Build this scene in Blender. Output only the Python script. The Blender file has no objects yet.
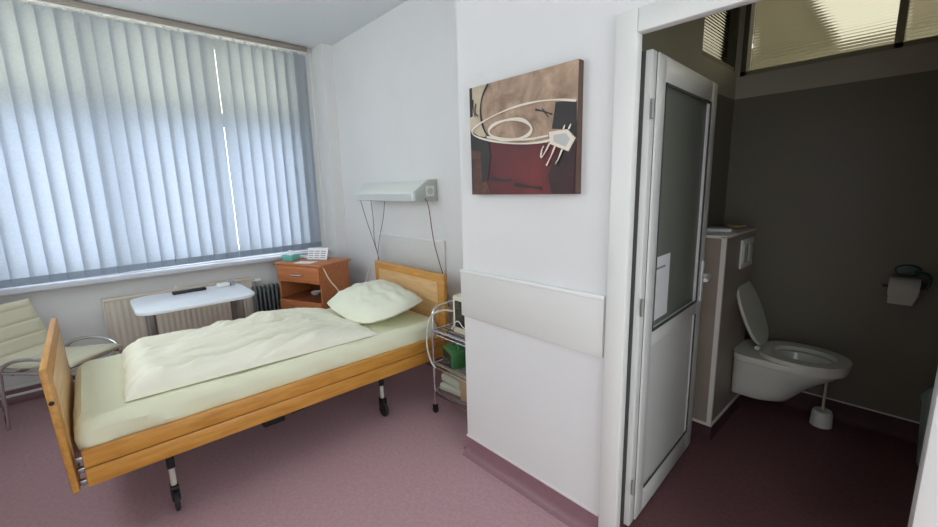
import bpy, bmesh, math, random
from mathutils import Vector, Matrix, noise
random.seed(7)
C = bpy.context.scene.collection
PI = math.pi
CAM_H = 1.5

# ------------------------------------------------------------------ materials
def lin(c):
    return tuple(((v / 255) / 12.92 if v / 255 <= .04045 else ((v / 255 + .055) / 1.055) ** 2.4) for v in c) + (1.0,)

def mat(name, rgb, rough=.6, metal=0.0, noise_amt=0.0, noise_scale=8, bump=0.0, bump_scale=60, spec=.5, trans=0.0):
    m = bpy.data.materials.new(name); m.use_nodes = True
    nt = m.node_tree; p = nt.nodes['Principled BSDF']
    p.inputs['Base Color'].default_value = lin(rgb)
    p.inputs['Roughness'].default_value = rough
    p.inputs['Metallic'].default_value = metal
    p.inputs['Specular IOR Level'].default_value = spec
    tc = nt.nodes.new('ShaderNodeTexCoord')
    if noise_amt:
        n = nt.nodes.new('ShaderNodeTexNoise'); n.inputs['Scale'].default_value = noise_scale
        n.inputs['Detail'].default_value = 5
        nt.links.new(tc.outputs['Object'], n.inputs['Vector'])
        r = nt.nodes.new('ShaderNodeValToRGB')
        r.color_ramp.elements[0].position = .3; r.color_ramp.elements[1].position = .7
        a = lin(rgb)
        r.color_ramp.elements[0].color = tuple(v * (1 - noise_amt) for v in a[:3]) + (1,)
        r.color_ramp.elements[1].color = tuple(min(1, v * (1 + noise_amt)) for v in a[:3]) + (1,)
        nt.links.new(n.outputs['Fac'], r.inputs['Fac'])
        nt.links.new(r.outputs['Color'], p.inputs['Base Color'])
    if bump:
        b = nt.nodes.new('ShaderNodeTexNoise'); b.inputs['Scale'].default_value = bump_scale
        b.inputs['Detail'].default_value = 4
        nt.links.new(tc.outputs['Object'], b.inputs['Vector'])
        bn = nt.nodes.new('ShaderNodeBump'); bn.inputs['Strength'].default_value = bump
        bn.inputs['Distance'].default_value = .01
        nt.links.new(b.outputs['Fac'], bn.inputs['Height'])
        nt.links.new(bn.outputs['Normal'], p.inputs['Normal'])
    return m

def wood(name, dark, light, rough=.42, axis=(1, 12, 12), scale=5):
    m = mat(name, light, rough)
    nt = m.node_tree; p = nt.nodes['Principled BSDF']
    tc = nt.nodes.new('ShaderNodeTexCoord'); mp = nt.nodes.new('ShaderNodeMapping')
    mp.inputs['Scale'].default_value = axis
    n = nt.nodes.new('ShaderNodeTexNoise'); n.inputs['Scale'].default_value = scale
    n.inputs['Detail'].default_value = 8; n.inputs['Roughness'].default_value = .6; n.inputs['Distortion'].default_value = .4
    r = nt.nodes.new('ShaderNodeValToRGB')
    r.color_ramp.elements[0].position = .32; r.color_ramp.elements[0].color = lin(dark)
    r.color_ramp.elements[1].position = .68; r.color_ramp.elements[1].color = lin(light)
    nt.links.new(tc.outputs['Object'], mp.inputs['Vector']); nt.links.new(mp.outputs['Vector'], n.inputs['Vector'])
    nt.links.new(n.outputs['Fac'], r.inputs['Fac']); nt.links.new(r.outputs['Color'], p.inputs['Base Color'])
    return m

def emis(name, rgb, strength):
    m = bpy.data.materials.new(name); m.use_nodes = True
    nt = m.node_tree; nt.nodes.clear()
    e = nt.nodes.new('ShaderNodeEmission'); e.inputs[0].default_value = lin(rgb); e.inputs[1].default_value = strength
    o = nt.nodes.new('ShaderNodeOutputMaterial'); nt.links.new(e.outputs[0], o.inputs[0])
    return m

def pane(name, tint, gloss=.08, rough=.02):
    m = bpy.data.materials.new(name); m.use_nodes = True
    nt = m.node_tree; nt.nodes.clear()
    t = nt.nodes.new('ShaderNodeBsdfTransparent'); t.inputs[0].default_value = lin(tint)
    g = nt.nodes.new('ShaderNodeBsdfGlossy'); g.inputs['Roughness'].default_value = rough
    x = nt.nodes.new('ShaderNodeMixShader'); x.inputs[0].default_value = gloss
    o = nt.nodes.new('ShaderNodeOutputMaterial')
    nt.links.new(t.outputs[0], x.inputs[1]); nt.links.new(g.outputs[0], x.inputs[2]); nt.links.new(x.outputs[0], o.inputs[0])
    return m

def frosted(name, rgb_t, rgb_d, f_trans, gl=.08, rough=.15):
    m = bpy.data.materials.new(name); m.use_nodes = True
    nt = m.node_tree; nt.nodes.clear()
    t = nt.nodes.new('ShaderNodeBsdfTranslucent'); t.inputs[0].default_value = lin(rgb_t)
    d = nt.nodes.new('ShaderNodeBsdfDiffuse'); d.inputs[0].default_value = lin(rgb_d)
    g = nt.nodes.new('ShaderNodeBsdfGlossy'); g.inputs['Roughness'].default_value = rough
    x = nt.nodes.new('ShaderNodeMixShader'); x.inputs[0].default_value = f_trans
    y = nt.nodes.new('ShaderNodeMixShader'); y.inputs[0].default_value = gl
    o = nt.nodes.new('ShaderNodeOutputMaterial')
    nt.links.new(d.outputs[0], x.inputs[1]); nt.links.new(t.outputs[0], x.inputs[2])
    nt.links.new(x.outputs[0], y.inputs[1]); nt.links.new(g.outputs[0], y.inputs[2]); nt.links.new(y.outputs[0], o.inputs[0])
    return m

def reeded(name):
    m = bpy.data.materials.new(name); m.use_nodes = True
    nt = m.node_tree; nt.nodes.clear()
    g = nt.nodes.new('ShaderNodeBsdfRefraction'); g.inputs['IOR'].default_value = 1.12
    g.inputs['Roughness'].default_value = .06; g.inputs[0].default_value = lin((250, 250, 244))
    gl = nt.nodes.new('ShaderNodeBsdfGlossy'); gl.inputs['Roughness'].default_value = .2
    x = nt.nodes.new('ShaderNodeMixShader'); x.inputs[0].default_value = .06
    tc = nt.nodes.new('ShaderNodeTexCoord')
    w = nt.nodes.new('ShaderNodeTexWave'); w.wave_type = 'BANDS'; w.bands_direction = 'Z'
    w.inputs['Scale'].default_value = 18
    nt.links.new(tc.outputs['Object'], w.inputs['Vector'])
    b = nt.nodes.new('ShaderNodeBump'); b.inputs['Strength'].default_value = .45; b.inputs['Distance'].default_value = .01
    nt.links.new(w.outputs['Fac'], b.inputs['Height']); nt.links.new(b.outputs['Normal'], g.inputs['Normal'])
    nt.links.new(b.outputs['Normal'], gl.inputs['Normal'])
    o = nt.nodes.new('ShaderNodeOutputMaterial')
    nt.links.new(g.outputs[0], x.inputs[1]); nt.links.new(gl.outputs[0], x.inputs[2]); nt.links.new(x.outputs[0], o.inputs[0])
    return m

M = {}
M['wall'] = mat('white_wall_paint', (224, 223, 222), .75, noise_amt=.012, noise_scale=3, bump=.08, bump_scale=160)
M['ceil'] = mat('ceiling_paint', (216, 219, 221), .85)
M['bumper'] = mat('rail_paint', (217, 216, 212), .5)
M['rail_edge'] = mat('rail_edge_paint', (232, 232, 230), .45)
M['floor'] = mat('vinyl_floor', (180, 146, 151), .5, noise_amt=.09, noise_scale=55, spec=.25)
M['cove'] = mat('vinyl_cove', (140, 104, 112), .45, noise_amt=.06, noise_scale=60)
M['cove_edge'] = mat('cove_edge_strip', (225, 215, 215), .5)
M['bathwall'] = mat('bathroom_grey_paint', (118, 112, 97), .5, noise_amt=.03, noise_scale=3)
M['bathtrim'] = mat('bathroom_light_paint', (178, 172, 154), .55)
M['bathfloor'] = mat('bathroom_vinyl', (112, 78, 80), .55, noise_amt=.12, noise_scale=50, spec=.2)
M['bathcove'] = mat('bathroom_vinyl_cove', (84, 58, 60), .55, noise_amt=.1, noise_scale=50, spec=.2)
M['pvc'] = mat('white_pvc', (222, 222, 218), .35)
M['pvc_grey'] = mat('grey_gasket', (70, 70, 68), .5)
M['leg_grey'] = mat('leg_grey', (136, 130, 126), .4)
M['rollpaper'] = mat('toilet_paper', (196, 192, 182), .9)
M['sill'] = mat('sill_stone', (198, 200, 206), .45)
M['seal'] = mat('hinge_grey', (150, 150, 146), .4)
M['white'] = mat('white_plastic', (228, 228, 224), .4)
M['paper'] = mat('white_paper', (236, 236, 238), .8)
M['ink'] = mat('grey_print', (150, 152, 158), .8)
M['beech'] = wood('beech_board', (188, 126, 50), (216, 158, 74), .38, axis=(10, 1.2, 10), scale=4)
M['beech_x'] = wood('beech_board_cross', (186, 128, 56), (212, 158, 82), .38, axis=(1.2, 10, 10), scale=4)
M['beech_pale'] = wood('beech_panel', (206, 164, 112), (224, 186, 136), .4, axis=(1.2, 10, 10), scale=4)
M['beech_edge'] = mat('beech_lip', (224, 170, 92), .4)
M['cherry'] = wood('cherry_board', (180, 108, 64), (200, 126, 78), .4, axis=(1.2, 12, 12), scale=4)
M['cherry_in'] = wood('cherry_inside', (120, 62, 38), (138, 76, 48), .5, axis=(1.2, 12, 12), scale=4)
M['sheet'] = mat('pale_green_sheet', (230, 231, 202), .85, bump=.1, bump_scale=25)
M['duvet'] = mat('cream_duvet', (238, 236, 218), .9, bump=.35, bump_scale=22)
M['pillow'] = mat('pale_pillowcase', (230, 232, 212), .9, bump=.3, bump_scale=18)
M['cream'] = mat('cream_vinyl', (208, 202, 176), .5, bump=.05, bump_scale=90)
M['chrome'] = mat('chrome', (215, 215, 218), .18, metal=1)
M['steel'] = mat('brushed_steel', (170, 172, 176), .35, metal=1)
M['darksteel'] = mat('dark_steel', (48, 46, 50), .45, metal=.6)
M['black'] = mat('black_plastic', (26, 26, 28), .45)
M['rubber'] = mat('dark_rubber', (40, 38, 40), .7)
M['caster_grey'] = mat('caster_grey', (190, 184, 172), .5)
M['rad'] = mat('beige_enamel', (214, 205, 190), .4)
M['rad_pipe'] = mat('white_pipe_paint', (226, 226, 224), .4)
M['heater'] = mat('dark_heater_enamel', (96, 102, 102), .4)
M['railgrey'] = mat('rail_grey_brown', (150, 140, 128), .4)
M['heater_rib'] = mat('heater_grey_edge', (150, 150, 142), .45)
M['tabletop'] = mat('white_laminate', (232, 236, 242), .3)
M['teal'] = mat('teal_card', (110, 182, 170), .6)
M['tissue'] = mat('tissue', (238, 240, 240), .9)
M['cord'] = mat('grey_cord', (120, 118, 118), .6)
M['cord_red'] = mat('brown_cord', (120, 74, 70), .6)
M['cord_cream'] = mat('cream_tube', (206, 178, 148), .5)
M['lampbody'] = mat('lamp_housing', (232, 234, 228), .4)
M['lampfront'] = frosted('lamp_diffuser', (235, 240, 240), (228, 232, 232), .3, .06, .3)
M['lampend'] = mat('lamp_end_panel', (188, 194, 186), .45)
M['screen'] = mat('dark_screen', (46, 42, 40), .2)
M['devbeige'] = mat('device_beige', (222, 216, 192), .5)
M['green'] = mat('green_housing', (58, 116, 66), .45)
M['greendark'] = mat('dark_device_face', (26, 40, 30), .4)
M['brown'] = mat('cardboard', (168, 142, 112), .8)
M['foldgrey'] = mat('grey_green_cover', (178, 180, 164), .8)
M['tube'] = mat('clear_tube', (205, 208, 200), .35)
M['blind_top'] = None
M['ceramic'] = mat('white_ceramic', (212, 211, 200), .12)
M['seatp'] = mat('toilet_seat_plastic', (208, 207, 195), .25)
M['water'] = mat('bowl_inside', (150, 150, 142), .1)
M['bluetile'] = mat('box_tile', (152, 138, 126), .4, noise_amt=.06, noise_scale=5)
M['tile_edge'] = mat('tile_edge_strip', (226, 220, 212), .4)
M['bin'] = mat('pale_green_plastic', (158, 176, 166), .45)
M['holder'] = mat('dark_green_plastic', (24, 72, 58), .3)
M['frame_dark'] = mat('transom_bar', (92, 88, 70), .5)
M['transom_frame'] = mat('transom_frame_paint', (150, 144, 118), .5)
M['reed'] = reeded('reeded_glass')
M['doorglass'] = frosted('frosted_door_glass', (150, 156, 144), (150, 154, 142), .35, .1, .18)
M['clear'] = pane('window_glass', (236, 242, 246), .06)
M['upper_glass'] = pane('window_glass_shade_tint', (220, 221, 212), .06)  # grey-green tint puts the shaded upper band of the blind into the glass
M['lower_glass'] = pane('window_glass_daylight_tint', (230, 237, 247), .06)  # blue tint puts the cooler light low on the blind into the glass
M['corr'] = mat('corridor_paint', (192, 188, 170), .8)
M['corr_lamp'] = emis('fluorescent_panel', (255, 250, 228), .95)
M['corr_fill'] = emis('corridor_fill_panel', (255, 246, 214), 6.0)  # for the out-of-view panel added to brighten the corridor
M['ground'] = mat('outside_ground', (170, 172, 168), .9)

def slat_mat(name, tr, df, f):
    m = frosted(name, tr, df, f, .02, .5)
    nt = m.node_tree
    tc = nt.nodes.new('ShaderNodeTexCoord'); n = nt.nodes.new('ShaderNodeTexNoise'); n.inputs['Scale'].default_value = 70
    n.inputs['Detail'].default_value = 3
    nt.links.new(tc.outputs['Object'], n.inputs['Vector'])
    for nd in list(nt.nodes):
        if nd.type in ('BSDF_TRANSLUCENT', 'BSDF_DIFFUSE'):
            base = nd.inputs[0].default_value[:3]
            r = nt.nodes.new('ShaderNodeValToRGB')
            r.color_ramp.elements[0].position = .3; r.color_ramp.elements[1].position = .7
            r.color_ramp.elements[0].color = tuple(v * .95 for v in base) + (1,)
            r.color_ramp.elements[1].color = tuple(min(1, v * 1.04) for v in base) + (1,)
            nt.links.new(n.outputs['Fac'], r.inputs['Fac']); nt.links.new(r.outputs['Color'], nd.inputs[0])
    return m
M['slat'] = slat_mat('blind_fabric', (212, 216, 220), (206, 212, 220), .72)
M['hem'] = slat_mat('blind_hem_double', (160, 172, 188), (170, 180, 192), .30)

# ------------------------------------------------------------------ mesh builder
class MB:
    def __init__(self): self.bm = bmesh.new(); self.mats = []
    def mi(self, m):
        if m not in self.mats: self.mats.append(m)
        return self.mats.index(m)
    def _take(self, tmp, m, mtx=None):
        if mtx is not None: bmesh.ops.transform(tmp, matrix=mtx, verts=tmp.verts)
        k = self.mi(m)
        vm = {}
        for v in tmp.verts: vm[v] = self.bm.verts.new(v.co)
        for f in tmp.faces:
            try:
                nf = self.bm.faces.new([vm[v] for v in f.verts]); nf.material_index = k; nf.smooth = f.smooth
            except ValueError: pass
        tmp.free()
    def box(self, m, a, b, bev=0.0, seg=2, mtx=None):
        t = bmesh.new()
        bmesh.ops.create_cube(t, size=1)
        a = Vector(a); b = Vector(b)
        for v in t.verts: v.co = Vector(((a[i] + b[i]) / 2 + v.co[i] * abs(b[i] - a[i])) for i in range(3))
        if bev: bmesh.ops.bevel(t, geom=t.edges[:], offset=bev, segments=seg, profile=.5, affect='EDGES')
        for f in t.faces: f.smooth = bool(bev)
        self._take(t, m, mtx); return self
    def prism(self, m, pts, axis, lo, hi, bev=0.0, mtx=None, smooth=False):
        """pts: 2-D outline; axis: extrusion axis 0/1/2; outline fills the other two axes in order"""
        t = bmesh.new(); oth = [i for i in range(3) if i != axis]
        def mk(p, e):
            c = [0, 0, 0]; c[oth[0]] = p[0]; c[oth[1]] = p[1]; c[axis] = e; return t.verts.new(c)
        A = [mk(p, lo) for p in pts]; B = [mk(p, hi) for p in pts]
        t.faces.new(A); t.faces.new(B); n = len(pts)
        for i in range(n):
            f = t.faces.new([A[i], A[(i + 1) % n], B[(i + 1) % n], B[i]]); f.smooth = smooth
        bmesh.ops.recalc_face_normals(t, faces=t.faces[:])
        if bev:
            es = [e for e in t.edges if len(e.link_faces) == 2 and e.calc_face_angle(0) > .6]
            bmesh.ops.bevel(t, geom=es, offset=bev, segments=2, profile=.5, affect='EDGES')
            for f in t.faces: f.smooth = True
        self._take(t, m, mtx); return self
    def tube(self, m, pts, r, n=10, caps=True, mtx=None, smooth_path=0):
        pts = [Vector(p) for p in pts]
        for _ in range(smooth_path):                       # corner cutting, keeps the ends
            q = [pts[0]]
            for i in range(len(pts) - 1):
                q += [pts[i].lerp(pts[i + 1], .25), pts[i].lerp(pts[i + 1], .75)]
            pts = q + [pts[-1]]
        t = bmesh.new(); rings = []; up = None
        for i, p in enumerate(pts):
            d = (pts[min(i + 1, len(pts) - 1)] - pts[max(i - 1, 0)]).normalized()
            if up is None:
                up = Vector((0, 0, 1)) if abs(d.z) < .9 else Vector((1, 0, 0))
            s = d.cross(up)
            if s.length < 1e-6: s = d.orthogonal()
            s.normalize(); up = s.cross(d).normalized()
            rr = r[i] if isinstance(r, (list, tuple)) else r
            rings.append([t.verts.new(p + (s * math.cos(2 * PI * k / n) + up * math.sin(2 * PI * k / n)) * rr) for k in range(n)])
        for a, b in zip(rings, rings[1:]):
            for k in range(n):
                f = t.faces.new([a[k], a[(k + 1) % n], b[(k + 1) % n], b[k]]); f.smooth = True
        if caps:
            t.faces.new(rings[0]); t.faces.new(rings[-1])
        bmesh.ops.recalc_face_normals(t, faces=t.faces[:])
        self._take(t, m, mtx); return self
    def lathe(self, m, prof, n=28, center=(0, 0, 0), mtx=None, sx=1.0, sy=1.0):
        t = bmesh.new(); rings = []
        for r, z in prof:
            rings.append([t.verts.new((center[0] + sx * r * math.cos(2 * PI * k / n), center[1] + sy * r * math.sin(2 * PI * k / n), center[2] + z)) for k in range(n)])
        for a, b in zip(rings, rings[1:]):
            for k in range(n):
                f = t.faces.new([a[k], a[(k + 1) % n], b[(k + 1) % n], b[k]]); f.smooth = True
        t.faces.new(rings[0]); t.faces.new(rings[-1])
        bmesh.ops.recalc_face_normals(t, faces=t.faces[:])
        self._take(t, m, mtx); return self
    def loft(self, m, rings, cap=True, mtx=None):
        t = bmesh.new(); R = [[t.verts.new(p) for p in ring] for ring in rings]; n = len(rings[0])
        for a, b in zip(R, R[1:]):
            for k in range(n):
                f = t.faces.new([a[k], a[(k + 1) % n], b[(k + 1) % n], b[k]]); f.smooth = True
        if cap: t.faces.new(R[0]); t.faces.new(R[-1])
        bmesh.ops.recalc_face_normals(t, faces=t.faces[:])
        self._take(t, m, mtx); return self
    def grid_solid(self, m, nx, ny, top, bot, mtx=None):
        """closed solid from two functions of (u,v) in 0..1 giving 3-D points that meet at the rim"""
        t = bmesh.new()
        T = [[t.verts.new(top(i / nx, j / ny)) for j in range(ny + 1)] for i in range(nx + 1)]
        B = [[T[i][j] if i in (0, nx) or j in (0, ny) else t.verts.new(bot(i / nx, j / ny)) for j in range(ny + 1)] for i in range(nx + 1)]
        for G in (T, B):
            for i in range(nx):
                for j in range(ny):
                    try:
                        f = t.faces.new([G[i][j], G[i + 1][j], G[i + 1][j + 1], G[i][j + 1]]); f.smooth = True
                    except ValueError: pass
        bmesh.ops.recalc_face_normals(t, faces=t.faces[:])
        self._take(t, m, mtx); return self
    def poly(self, m, pts):
        t = bmesh.new(); t.faces.new([t.verts.new(p) for p in pts]); self._take(t, m); return self
    def build(self, name, parent=None, loc=None, rot=None, angle=40):
        me = bpy.data.meshes.new(name); self.bm.normal_update(); self.bm.to_mesh(me); self.bm.free()
        for m in self.mats: me.materials.append(m)
        o = bpy.data.objects.new(name, me); C.objects.link(o)
        try: me.set_sharp_from_angle(angle=math.radians(angle))
        except Exception: pass
        if parent: o.parent = parent
        if loc: o.location = loc
        if rot: o.rotation_euler = rot
        return o

def tag(o, label, cat, group=None):
    o['label'] = label; o['category'] = cat
    if group: o['group'] = group
    return o
def thing(name, label, cat, loc=(0, 0, 0), rz=0.0, group=None):
    o = bpy.data.objects.new(name, None); C.objects.link(o); o.empty_display_size = .1
    o.location = loc; o.rotation_euler = (0, 0, rz)
    return tag(o, label, cat, group)
def struct(o, label=None, cat=None):
    o['kind'] = 'structure'
    if label: o['label'] = label
    if cat: o['category'] = cat
    return o
def dup(root, loc=None, rz=None):
    r = root.copy(); C.objects.link(r)
    if loc is not None: r.location = loc
    if rz is not None: r.rotation_euler = (0, 0, rz)
    for ch in root.children:
        c = ch.copy(); C.objects.link(c); c.parent = r
        for g in ch.children:
            d = g.copy(); C.objects.link(d); d.parent = c
    return r

# ------------------------------------------------------------------ room numbers
XW = -4.45          # window wall
YH = 2.05           # wall behind the bed head
YP = 1.444          # wall with the painting
XR = -1.635         # return wall
ZC = 2.91           # ceiling
YF = -.78           # wall behind the camera
XE = 2.0           # wall at the other end
BX = -.97           # bathroom left wall
BY = 3.32           # bathroom back wall
BE = .62            # bathroom right wall
DL, DR, DH = -.716, .062, 1.985     # bathroom door opening

# ------------------------------------------------------------------ setting
def hole_wall(name, label, m, axis, lo, hi, u0, u1, z0, z1, holes):
    """wall slab (axis 0: thickness along x; 1: along y) with rectangular holes (u0,u1,z0,z1)"""
    mb = MB()
    us = sorted({u0, u1, *[h[0] for h in holes], *[h[1] for h in holes]})
    zs = sorted({z0, z1, *[h[2] for h in holes], *[h[3] for h in holes]})
    for a, b in zip(us, us[1:]):
        for c, d in zip(zs, zs[1:]):
            mu, mz = (a + b) / 2, (c + d) / 2
            if any(h[0] < mu < h[1] and h[2] < mz < h[3] for h in holes): continue
            if axis == 0: mb.box(m, (lo, a, c), (hi, b, d))
            else: mb.box(m, (a, lo, c), (b, hi, d))
    bmesh.ops.remove_doubles(mb.bm, verts=mb.bm.verts[:], dist=1e-5)
    # drop the doubled inner faces between neighbouring blocks
    seen = {}
    for f in mb.bm.faces[:]:
        key = tuple(round(v, 4) for v in f.calc_center_median())
        seen.setdefault(key, []).append(f)
    kill = [f for fs in seen.values() if len(fs) > 1 for f in fs]
    bmesh.ops.delete(mb.bm, geom=kill, context='FACES')
    return struct(mb.build(name), label, 'wall')

struct(MB().box(M['floor'], (XW - .2, YF - .2, -.1), (XE + .2, YP + .08, 0)).box(M['floor'], (XW - .2, YP + .08, -.1), (XR + .1, YH + .15, 0)).build('floor'),
       'worn mauve pink vinyl floor of the bedroom', 'floor')
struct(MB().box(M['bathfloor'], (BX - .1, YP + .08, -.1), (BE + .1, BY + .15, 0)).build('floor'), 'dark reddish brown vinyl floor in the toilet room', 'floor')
struct(MB().box(M['ceil'], (XW - .2, YF - .2, ZC), (XE + .2, YH + .15, ZC + .12)).build('ceiling'), 'plain pale grey ceiling of the bedroom', 'ceiling')
struct(MB().box(M['bathtrim'], (BX - .1, YH + .15, ZC), (BE + .1, BY + .15, ZC + .12)).build('ceiling'), 'ceiling over the toilet room', 'ceiling')

WY0, WY1, WZ0, WZ1 = -.60, 1.74, .87, 2.87
hole_wall('wall_left', 'white wall under and around the wide window', M['wall'], 0, XW - .22, XW, YF - .2, YH + .15, 0, ZC, [(WY0, WY1, WZ0, WZ1)])
hole_wall('wall_back', 'white wall behind the head of the bed', M['wall'], 1, YH, YH + .15, XW, XR + .1, 0, ZC, [])
struct(MB().box(M['wall'], (XR, YP + .12, 0), (XR + .14, YH, ZC)).build('wall_return'), 'short white wall beside the chrome trolley', 'wall')
hole_wall('wall_center', 'white wall that carries the painting and the toilet doorway', M['wall'], 1, YP, YP + .14, XR, XE + .2, 0, ZC, [(DL - .07, DR + .03, -.01, DH + .05)])
RWY0, RWY1, RWZ0, RWZ1 = -.55, 1.38, .1, 2.65
hole_wall('wall_right', 'white wall at the far side of the room behind the camera', M['wall'], 0, XE, XE + .2, YF - .2, YP, 0, ZC, [(RWY0, RWY1, RWZ0, RWZ1)])
FX0, FX1, FZ0, FZ1 = -3.7, -2.0, 1.2, 2.8
hole_wall('wall_front', 'white wall at the foot of the bed', M['wall'], 1, YF - .2, YF, XW, XE, 0, ZC, [(FX0, FX1, FZ0, FZ1), (.2, 1.25, .7, 2.5)])
# boxed pipe chase in the window corner
struct(MB().box(M['wall'], (XW, 1.935, .0), (-4.2, YH, ZC)).build('trim_1'), 'white boxed pipe chase in the corner beside the blind', 'trim')

# bathroom shell
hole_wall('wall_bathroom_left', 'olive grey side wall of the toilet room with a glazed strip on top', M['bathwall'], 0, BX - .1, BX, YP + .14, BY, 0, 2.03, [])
hole_wall('wall_bathroom_upper_left', 'pale olive wall band around the side transom', M['bathtrim'], 0, BX - .1, BX, YP + .14, BY, 2.03, ZC, [(2.70, 3.315, 2.20, 2.78)])
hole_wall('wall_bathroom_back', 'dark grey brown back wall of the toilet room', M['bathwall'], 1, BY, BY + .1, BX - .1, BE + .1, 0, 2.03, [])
hole_wall('wall_bathroom_upper_back', 'pale olive wall band under the back transom', M['bathtrim'], 1, BY, BY + .1, BX - .1, BE + .1, 2.03, ZC, [(BX + .02, BE - .05, 2.17, 2.80)])
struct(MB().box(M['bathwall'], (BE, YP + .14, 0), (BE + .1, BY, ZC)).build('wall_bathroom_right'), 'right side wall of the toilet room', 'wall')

# lit corridor behind the transoms
struct(MB().box(M['corr'], (-3.2, 6.6, 0), (2.4, 6.7, 3.0)).build('wall_corridor_back'), 'cream corridor wall seen through the transom', 'wall')
struct(MB().box(M['corr'], (-3.3, YH + .15, 0), (-3.2, 6.7, 3.0)).build('wall_corridor_left'), 'cream corridor end wall', 'wall')
struct(MB().box(M['corr'], (2.4, BY + .1, 0), (2.5, 6.7, 3.0)).build('wall_corridor_right'), 'cream corridor right wall', 'wall')
struct(MB().box(M['corr'], (-3.3, YH + .15, ZC + .09), (2.5, 6.7, ZC + .19)).build('ceiling'), 'cream corridor ceiling', 'ceiling')
struct(MB().box(M['corr'], (-3.3, BY + .15, -.1), (2.5, 6.7, 0)).box(M['corr'], (-3.3, YH + .15, -.1), (BX - .1, BY + .15, 0)).build('floor'), 'corridor floor', 'floor')

# impact rails
def rail(name, label, x0, x1, yw, z0, z1):
    mb = MB().box(M['bumper'], (x0, yw - .016, z0), (x1, yw, z1), .003)
    mb.box(M['rail_edge'], (x0, yw - .022, z1 - .002), (x1, yw, z1 + .014), .003)
    return struct(mb.build(name), label, 'trim')
rail('trim_2', 'white impact board low on the wall under the painting', XR - .006, -.806, YP, .82, 1.06)
rail('trim_3', 'white impact board on the wall behind the bed head', -3.50, -2.52, YH, .82, 1.08)
struct(MB().box(M['bumper'], (XR - .014, YP, .82), (XR, YH - .03, 1.06), .003).build('trim_4'), 'white impact board on the short return wall', 'trim')

# coved skirting
def cove(name, label, pts, z=.1, m=None):
    m = m or M['cove']; mb = MB()
    for (x0, y0, x1, y1, nx, ny) in pts:
        d = Vector((x1 - x0, y1 - y0, 0)); L = d.length; ang = math.atan2(d.y, d.x)
        nrm = Vector((nx, ny, 0)); loc = Vector((-math.sin(ang), math.cos(ang), 0)); s = 1 if loc.dot(nrm) > 0 else -1
        prof = [(0, .0), (.045 * s, 0), (.028 * s, .006), (.014 * s, .018), (.006 * s, .04), (.004 * s, z), (0, z)]
        mt = Matrix.Translation((x0, y0, 0)) @ Matrix.Rotation(ang, 4, 'Z')
        mb.prism(m, prof, 0, 0, L, mtx=mt)
        mb.prism(M['cove_edge'], [(0, z), (.006 * s, z), (.006 * s, z + .008), (0, z + .008)], 0, 0, L, mtx=mt)
    return struct(mb.build(name), label, 'baseboard')
cove('baseboard_center', 'coved mauve vinyl skirting with white edge under the painting', [(XR - .005, YP, -.806, YP, 0, -1)])
cove('baseboard_return', 'coved mauve vinyl skirting beside the trolley', [(XR, YP, XR, YH, -1, 0)])
cove('baseboard_back', 'coved mauve vinyl skirting behind the bed', [(-4.2, YH, XR, YH, 0, -1)])
cove('baseboard_left', 'coved mauve vinyl skirting under the window', [(XW, YF, XW, 1.935, 1, 0)])
cove('baseboard_front', 'coved mauve vinyl skirting at the foot of the bed', [(XW, YF, XE, YF, 0, 1)])
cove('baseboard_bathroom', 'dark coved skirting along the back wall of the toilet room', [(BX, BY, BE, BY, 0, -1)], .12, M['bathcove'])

# window behind the blind
def make_window(name, label, axis, pos, u0, u1, z0, z1, mull, trans, glass={}):
    """frame with its panes, thickness along axis"""
    t = thing(name, label, 'window'); t['kind'] = 'structure'
    def bx(mb, m, ua, ub, za, zb, d=.05):
        if axis == 0: mb.box(m, (pos - d / 2, ua, za), (pos + d / 2, ub, zb), .004)
        else: mb.box(m, (ua, pos - d / 2, za), (ub, pos + d / 2, zb), .004)
    fr = MB()
    bx(fr, M['pvc'], u0, u1, z0, z0 + .07, .07); bx(fr, M['pvc'], u0, u1, z1 - .07, z1, .07)
    bx(fr, M['pvc'], u0, u0 + .07, z0, z1, .07); bx(fr, M['pvc'], u1 - .07, u1, z0, z1, .07)
    for u in mull: bx(fr, M['pvc'], u - .05, u + .05, z0, z1, .07)
    for z in trans: bx(fr, M['pvc'], u0, u1, z - .06, z + .06, .07)
    f = fr.build('window_frame', t)
    us = [u0] + list(mull) + [u1]; zs = [z0] + list(trans) + [z1]
    for a, b in zip(us, us[1:]):
        for q, (c, d) in enumerate(zip(zs, zs[1:])):
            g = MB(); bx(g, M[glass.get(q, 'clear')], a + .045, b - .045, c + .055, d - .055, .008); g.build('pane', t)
    return t
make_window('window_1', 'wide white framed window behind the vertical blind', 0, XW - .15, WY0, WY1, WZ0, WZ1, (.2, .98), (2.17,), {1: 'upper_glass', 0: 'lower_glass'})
make_window('fill_window_2', 'added fill light window in the room end behind the camera', 0, XE + .13, RWY0, RWY1, RWZ0, RWZ1, (.35,), ())  # unseen opening, added as fill light from the right
make_window('fill_window_6', 'small added fill light window in the wall behind the camera', 1, YF - .13, .2, 1.25, .7, 2.5, (), ())  # unseen opening, added to brighten the open door leaf
make_window('fill_window_5', 'added fill light window in the wall at the foot of the bed', 1, YF - .13, FX0, FX1, FZ0, FZ1, (-2.7,), ())  # unseen opening, added to light the bed head wall from the front
struct(MB().box(M['sill'], (XW - .22, YF, .825), (-4.335, 1.9, .862), .006).build('trim_5'), 'white window sill under the blind', 'window sill')
# outside: ground and an unseen eave added to shade the top of the blind
struct(MB().box(M['ground'], (-12, -6, -3.2), (XW - .3, 8, -3.0)).build('ground_outside'), 'pale ground outside the window', 'ground')
struct(MB().box(M['ground'], (XW - .5, -2, ZC + .05), (XW - .22, 4, ZC + .2)).build('shade_eave'), 'unseen eave added to darken the top of the blind', 'eave')

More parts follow.
